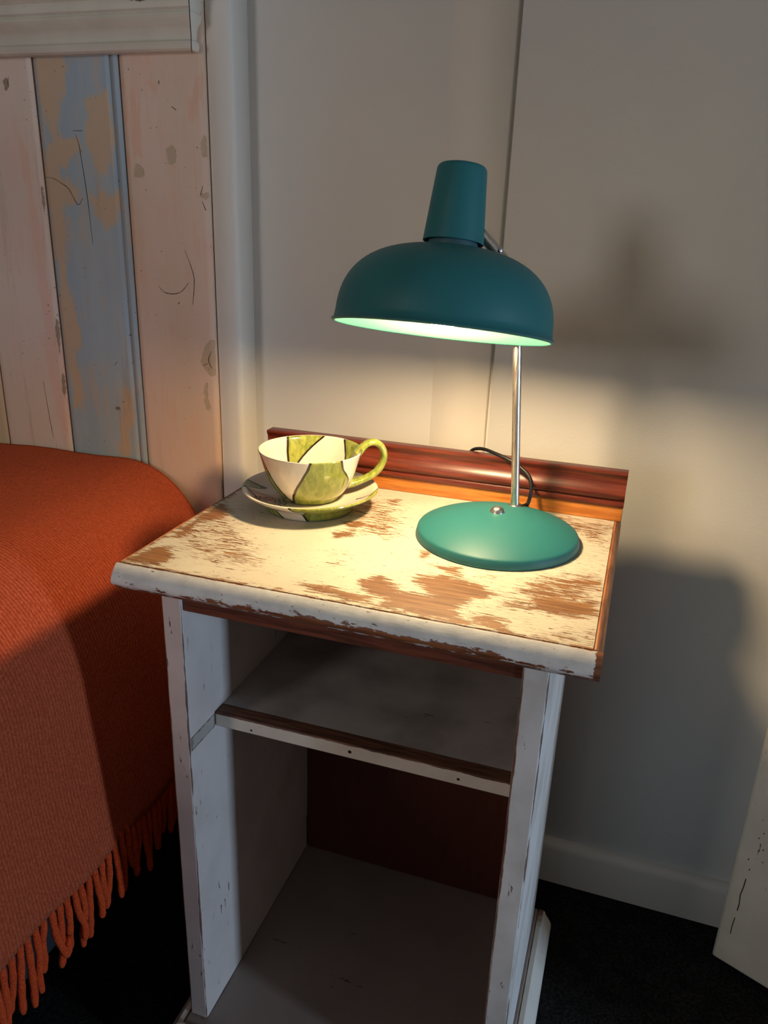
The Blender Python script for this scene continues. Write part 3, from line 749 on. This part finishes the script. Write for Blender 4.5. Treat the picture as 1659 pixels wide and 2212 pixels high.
# ------------------------------------------------------------------ desk lamp
LB = (0.3193, 0.2015, 0.0)
LP = root('desk_lamp', LB, 'teal metal desk lamp with domed shade, switched on', 'lamp')
def mat_teal(name):
    N = NT(name)
    n = N.noise(N.coord(), 1200, 2)
    return N.out((0.020, 0.148, 0.150, 1), 0.5, N.bump(n, 0.08, 0.0003), **{'Specular IOR Level': 0.4})
m_teal = mat_teal('teal_lacquer')
N = NT('darkened_teal_lining')
m_lining = N.out((0.015, 0.085, 0.058, 1), 0.5, N.bump(N.noise(N.coord(), 1200, 2), 0.05, 0.0003))
m_chrome = NT('brushed_steel')
nn = m_chrome.noise(m_chrome.coord(scale=(1, 1, 0.02)), 1500, 2)
m_chrome = m_chrome.out(lin(206, 200, 192), m_chrome.ramp(nn, 0.3, 0.7, 0.26, 0.40), None, Metallic=1.0)
m_black = mat_plain('black_plastic', lin(16, 16, 17), 0.4)
bp = [(0.0, 0.0272), (0.015, 0.0268), (0.030, 0.0254), (0.045, 0.0229), (0.058, 0.0197), (0.070, 0.0157), (0.0775, 0.0127), (0.0815, 0.0108), (0.0832, 0.0098), (0.0841, 0.0086), (0.0856, 0.0022), (0.0855, 0.0010), (0.0848, 0.0003), (0.080, 0.0003), (0.0, 0.0004)]
make('base', *lathe(bp, 96, LB), m_teal, LP, smooth=True, angle=50)
def base_h(r): return float(np.interp(r, [p[0] for p in bp[:9]], [p[1] for p in bp[:9]]))
bx_, by_ = 0.3168, 0.2065
bh = base_h(math.hypot(bx_ - LB[0], by_ - LB[1])) - 0.0006
make('switch_button', *lathe([(0.0078, 0), (0.0078, 0.0008), (0.0070, 0.0020), (0.0066, 0.0036), (0.0052, 0.0054), (0.0028, 0.0065), (0, 0.0068)], 32, (bx_, by_, bh)), m_chrome, LP, smooth=True, angle=45)
px_, py_ = 0.3295, 0.2455
ph = base_h(math.hypot(px_ - LB[0], py_ - LB[1])) - 0.001
make('collar', *lathe([(0.0075, 0), (0.0075, 0.0018), (0.0068, 0.0026), (0.0046, 0.0028)], 24, (px_, py_, ph)), m_chrome, LP, smooth=True, angle=45)
pole_top = (0.3105, 0.2455, 0.262)
make('pole', *tube([(px_, py_, ph), (0.316, 0.2455, 0.194), pole_top], 0.0045, 24), m_chrome, LP, smooth=True, angle=50)

C0 = Vector((0.2597, 0.15, 0.2146)); AX = Vector((0.0201, 0.2026, 1)).normalized()
def ap(h, off=(0, 0, 0)): p = C0 + AX * h; return (p.x + off[0], p.y + off[1], p.z + off[2])
R0, HD, NE = 0.1000, 0.0756, 2.65
dome = []
for t in np.linspace(0, 1, 30):
    a_ = t * math.pi / 2
    dome.append((R0 * math.cos(a_) ** (2 / NE), 0.0015 + (HD - 0.0015) * math.sin(a_) ** (2 / NE)))
dome = [p for p in dome if p[0] > 0.0125]
outer = [(R0, 0.0018)] + dome[1:] + [(0.012, HD)]
inner = [(max(r - 0.0012, 0.0118), h - 0.0012) for r, h in outer][::-1]
rimp = [(0.0990, 0.0002), (0.1005, -0.0004), (0.1022, 0.0002), (0.1029, 0.0014), (0.1022, 0.0026), (0.1008, 0.0032)]
sh = make('shade', *lathe(rimp + outer[1:] + inner, 128, tuple(C0), tuple(AX), closed=True), m_teal, LP, smooth=True, angle=60, label='domed teal shade, glowing pale green inside')
sh.data.materials.append(m_lining)
loc_c = C0 - Vector(LB)
for p in sh.data.polygons:          # inside of the dome: teal darkened in colour to hold down the bulb's glare
    q = p.center - loc_c; hh = q.dot(AX); rad_v = q - AX * hh
    if p.normal.dot(rad_v) + p.normal.dot(AX) * 0.05 < 0 and hh > 0.0001: p.material_index = 1
# cap over the dome: tapered cup, open below
H1, R1, H2, R2 = 0.0800, 0.0278, 0.1460, 0.0223
capo = [(R1, H1), (R1 - (R1 - R2) * 0.5, (H1 + H2) / 2), (R2 + 0.0003, H2 - 0.0042), (R2 - 0.0003, H2 - 0.0020), (R2 - 0.0016, H2 - 0.0006), (R2 - 0.0036, H2), (0, H2 + 0.0002)]
capi = [(0, H2 - 0.0014), (R2 - 0.004, H2 - 0.0014), (R2 - 0.0016, H2 - 0.004), (R1 - 0.0013, H1 + 0.0002)]
make('shade_cap', *lathe(capo + capi, 96, tuple(C0), tuple(AX), closed=False), m_teal, LP, smooth=True, angle=50)
v, f = lathe([(R1 - 0.0013, H1 + 0.0002), (R1 - 0.0006, H1 - 0.0003), (R1, H1)], 96, tuple(C0), tuple(AX))
make('cap_edge', v, f, m_teal, LP, smooth=True)
make('neck', *lathe([(0.0, HD - 0.004), (0.0225, HD - 0.004), (0.0225, HD + 0.004), (0.0200, HD + 0.012), (0.0150, HD + 0.020), (0.0, HD + 0.020)], 48, tuple(C0), tuple(AX)), mat_plain('dark_teal_ring', lin(70, 104, 110), 0.45), LP, smooth=True, angle=40)
# hinge between cap and pole
h0 = Vector(ap(H1 + 0.010)) + Vector((0.021, 0.012, 0.0)); h1 = Vector(pole_top)
d_ = (h1 - h0)
make('hinge', *tube([tuple(h0), tuple(h0 + d_ * 0.30), tuple(h0 + d_ * 0.62)], [0.0052, 0.0056, 0.0056], 16), m_chrome, LP, smooth=True, angle=40)
make('hinge_arm', *tube([tuple(h0 + d_ * 0.60), tuple(h0 + d_ * 1.0), tuple(h1 + Vector((0.0005, 0, -0.012)))], 0.0046, 16), m_chrome, LP, smooth=True, angle=60)
sc_ = h0 + d_ * 0.40 + Vector((0.004, -0.0045, 0.001))
make('screw', *lathe([(0, 0.0028), (0.0018, 0.0024), (0.0026, 0.0012), (0.0026, 0)], 14, tuple(sc_), (0.6, -0.75, 0.2)), m_chrome, LP, smooth=True, angle=40)
make('socket', *lathe([(0, 0.0725), (0.0155, 0.0725), (0.0155, 0.046), (0.0140, 0.044), (0, 0.044)], 32, tuple(C0), tuple(AX)), mat_plain('white_socket', lin(205, 203, 196), 0.5), LP, smooth=True, angle=40)
N = NT('bulb_glow')
em = N.n('ShaderNodeEmission'); em.inputs['Color'].default_value = (1.0, 0.70, 0.39, 1); em.inputs['Strength'].default_value = LAMP_POWER
N.t.links.new(em.outputs[0], N.t.nodes['Material Output'].inputs['Surface'])
BR = 0.019
bulb = [(0.0, 0.022 - BR)] + [(BR * math.sin(t), 0.022 - BR * math.cos(t)) for t in np.linspace(0.25, 2.2, 12)] + [(0.013, 0.0435), (0, 0.0435)]
make('bulb', *lathe(bulb, 32, tuple(C0), tuple(AX)), N.m, LP, smooth=True, angle=60, label='warm glowing bulb inside the shade')
cordp = [(0.334, 0.268, 0.0135), (0.338, 0.280, 0.012), (0.3405, 0.285, 0.029), (0.335, 0.292, 0.0445), (0.315, 0.300, 0.0555), (0.294, 0.309, 0.0600), (0.271, 0.324, 0.0600), (0.256, 0.336, 0.048), (0.250, 0.345, 0.01), (0.248, 0.352, -0.10), (0.25, 0.365, -0.30), (0.26, 0.38, -0.60), (0.262, 0.388, -H + 0.004), (0.33, 0.40, -H + 0.003)]
make('cord', *tube(catmull(cordp, 8), 0.0021, 10), m_black, LP, smooth=True, angle=60)
make('cord_grip', *tube([(0.3325, 0.262, 0.0145), (0.335, 0.272, 0.0125), (0.3375, 0.279, 0.0130)], [0.0042, 0.0036, 0.0028], 12), m_black, LP, smooth=True, angle=60)

# ------------------------------------------------------------------ cup and saucer
CC = (0.1018, 0.2105)
d0 = np.array((0.398, -0.917)); rt = np.array((0.917, 0.398))
def phi_of(V):
    q = np.asarray(V)[:, :2] - np.array(CC)
    return np.degrees(np.arctan2(q @ rt, q @ d0))
def interval_sd(phi, r, t, ivs):
    """signed distance in metres along the surface to the nearest painted field; fields are (angles a, angles b) over t"""
    d = np.full(phi.shape, -0.05)
    for ta, a, tb, b in ivs:
        A = np.interp(t, ta, a); B = np.interp(t, tb, b)
        mid = (A + B) / 2
        p = (phi - mid + 180) % 360 - 180
        d = np.maximum(d, np.radians(np.minimum(p - (A - mid), (B - mid) - p)) * r)
    return d
def mat_ceramic(name, line=0.0015):
    N = NT(name)
    v_ = N.coord()
    d = N.attr('field')
    nz = N.noise(v_, 160, 3)
    d = N.math('ADD', d, N.math('MULTIPLY', N.math('SUBTRACT', nz, 0.5), 0.0012))
    mp = N.n('ShaderNodeMapping'); N.put(mp.inputs['Vector'], v_); mp.inputs['Scale'].default_value = (1, 1, 0.25)
    br = N.noise(mp.outputs[0], 150, 5, 0.7, 0.6); b2 = N.noise(v_, 35, 3)
    gr = N.mix(N.ramp(br, 0.3, 0.7), lin(104, 118, 40), lin(160, 164, 82))
    gr = N.mix(N.math('MULTIPLY', N.ramp(b2, 0.45, 0.7), 0.5), gr, lin(142, 138, 50))
    cr = N.mix(N.ramp(b2, 0.3, 0.7), lin(222, 210, 190), lin(216, 204, 184))
    c = N.mix(N.ramp(d, -0.0002, 0.0002), cr, gr)
    ln = N.math('SUBTRACT', line, N.math('ABSOLUTE', d))
    c = N.mix(N.ramp(ln, -0.0002, 0.0002), c, lin(44, 30, 16))
    return N.out(c, 0.16, None, **{'Coat Weight': 0.6, 'Coat Roughness': 0.04, 'Specular IOR Level': 0.5})
m_cer = mat_ceramic('painted_ceramic')

SA = root('saucer', (CC[0], CC[1], 0.0), 'cream and green hand painted saucer under the cup', 'saucer')
so = [(0.0, 0.0030), (0.044, 0.0030), (0.0445, 0.0002), (0.0480, 0.0002), (0.0500, 0.0010), (0.0510, 0.0040), (0.0520, 0.0080), (0.0560, 0.0110), (0.0640, 0.0150), (0.0710, 0.0190), (0.0755, 0.0222)]
sr = [(0.0768, 0.0236), (0.0766, 0.0246), (0.0752, 0.0250)]
si = [(0.0700, 0.0222), (0.0620, 0.0182), (0.0540, 0.0152), (0.0450, 0.0136), (0.0400, 0.0130), (0.0, 0.0128)]
v, f = lathe(so + sr + si, 180, (CC[0], CC[1], 0))
va = np.array(v); ph = phi_of(va); rr = np.hypot(va[:, 0] - CC[0], va[:, 1] - CC[1]); zz_ = va[:, 2]
n_out = (len(so) - 1) * 180 + 1 + 2 * 180
under = np.arange(len(va)) < n_out
d_un = interval_sd(ph, rr, zz_, [((0, .008, .024), (-3, -8, -17), (0, .024), (96, 84)), ((0, .024), (-120, -112), (0, .011, .024), (-34, -50, -86))])
d_in = interval_sd(ph, rr, rr, [((0.05, .077), (-112, -106), (0.05, .077), (-112, -86)), ((0.0715, 0.0770), (70, -17), (0.0715, 0.077), (70.5, 84))])
d_in = np.where(rr < 0.052, -0.05, d_in)
make('dish', v, f, m_cer, SA, smooth=True, angle=50, attrs={'field': np.where(under, d_un, d_in)})
# flower drawn in dark line on the saucer
def saucer_z(r): return float(np.interp(r, [0, .040, .045, .054, .062, .070, .0752], [.0128, .0130, .0136, .0152, .0182, .0222, .0250]))
m_ink = mat_plain('brown_black_glaze', lin(48, 44, 44), 0.25)
v = []; f = []
fl_phi, fl_r = math.radians(-58), 0.052
dirw = lambda a: d0 * math.cos(a) + rt * math.sin(a)
fc = np.array(CC) + dirw(fl_phi) * fl_r
def ink(pts, w=0.00045):
    b = len(v); k = len(pts)
    for i, p in enumerate(pts):
        t = pts[min(i + 1, k - 1)] - pts[max(i - 1, 0)]; t = t / (np.linalg.norm(t) + 1e-9); nn = np.array((-t[1], t[0]))
        for s in (-1, 1):
            q = p + nn * w * s
            v.append((q[0], q[1], saucer_z(math.hypot(q[0] - CC[0], q[1] - CC[1])) + 0.00035))
        if i: f.append((b + 2 * i - 2, b + 2 * i - 1, b + 2 * i + 1, b + 2 * i))
for ring, (rad, cnt, size) in enumerate(((0.0035, 5, 0.0032), (0.0085, 9, 0.0040), (0.0135, 12, 0.0042))):
    for i in range(cnt):
        a = 2 * math.pi * (i + 0.5 * ring) / cnt
        cpt = fc + rad * np.array((math.cos(a), math.sin(a)))
        pts = [cpt + size * np.array((math.cos(a + t), math.sin(a + t))) for t in np.linspace(-1.7, 1.7, 12)]
        pts = [p for p in pts]
        ink(pts)
stem0 = fc + dirw(math.radians(-75)) * 0.012
stem1 = np.array(CC) + dirw(math.radians(-92)) * 0.074
ink([stem0 * (1 - t) + stem1 * t + 0.002 * math.sin(t * 3.1) * rt for t in np.linspace(0, 1, 10)], 0.0007)
make('flower_drawing', v, f, m_ink, SA, label='dark line drawing of a flower')

CU = root('teacup', (CC[0], CC[1], 0.0136), 'wide cream teacup with green painted fields and green handle on the saucer', 'cup')
co = [(0.0, 0.0145), (0.0290, 0.0145), (0.0295, 0.0132), (0.0325, 0.0132), (0.0338, 0.0145), (0.0350, 0.0172), (0.0392, 0.0215), (0.0438, 0.0280), (0.0475, 0.0355), (0.0508, 0.0440), (0.0536, 0.0530), (0.0560, 0.0615), (0.0575, 0.0668)]
cr_ = [(0.0580, 0.0682), (0.0576, 0.0690), (0.0564, 0.0688)]
ci = [(0.0550, 0.0662), (0.0530, 0.0610), (0.0500, 0.0525), (0.0468, 0.0440), (0.0432, 0.0355), (0.0390, 0.0280), (0.0330, 0.0220), (0.0240, 0.0185), (0.0120, 0.0172), (0.0, 0.0170)]
def refine(pr, n=3):
    o = []
    for (a, b), (c, d) in zip(pr, pr[1:]):
        for i in range(n): o.append((a + (c - a) * i / n, b + (d - b) * i / n))
    return o + [pr[-1]]
co2 = co[:5] + refine(co[5:], 3); ci2 = refine(ci[:-2], 3) + ci[-2:]
v, f = lathe(co2 + cr_ + ci2, 200, (CC[0], CC[1], 0))
va = np.array(v); ph = phi_of(va); rr = np.hypot(va[:, 0] - CC[0], va[:, 1] - CC[1]); zz_ = va[:, 2]
t = np.clip((0.0685 - zz_) / 0.055, 0, 1)
n_out = 1 + (len(co2) - 1) * 200 + 2 * 200
d_out = interval_sd(ph, rr, t, [((0, 1), (-122, -88), (0, .5, 1), (-70, -56, -36)),
    ((0, .15, .4, .95), (0, -3, -11, -32), (0, .2, .5, .72, 1), (35, 39, 57, 63, 70)),
    ((0, 1), (74, 80), (0, 1), (128, 112))])
ti = np.clip((0.0685 - zz_) / 0.05, 0, 1)
d_inn = interval_sd(ph, rr, ti, [((0, .7, 1), (163.5, 206, 214), (0, .3, .7, 1), (208, 212, 215, 216)), ((0, 1), (82, 84), (0, .6, 1), (135, 118, 110))])
d_inn = np.where(rr < 0.026, -0.05, d_inn)
make('bowl', v, f, m_cer, CU, smooth=True, angle=60, attrs={'field': np.where(np.arange(len(va)) < n_out, d_out, d_inn)})
hd = dirw(math.radians(99))
hp = [(0.0535, 0.0610), (0.0605, 0.0690), (0.0680, 0.0735), (0.0765, 0.0725), (0.0830, 0.0655), (0.0850, 0.0560), (0.0815, 0.0450), (0.0730, 0.0360), (0.0610, 0.0300), (0.0480, 0.0262), (0.0420, 0.0262)]
path = catmull([(CC[0] + hd[0] * r, CC[1] + hd[1] * r, z) for r, z in hp], 6)
v, f = tube(path, [0.0047 + 0.0012 * max(0, 1 - i / 8) + 0.0016 * max(0, (i - len(path) + 12) / 12) for i in range(len(path))], 16, flat=(1.45, 0.85), up=(-hd[1], hd[0], 0))
make('handle', v, f, m_cer, CU, smooth=True, angle=80, attrs={'field': np.full(len(v), 0.02)})

for o in bpy.data.objects:
    if '_base' in o: del o['_base']
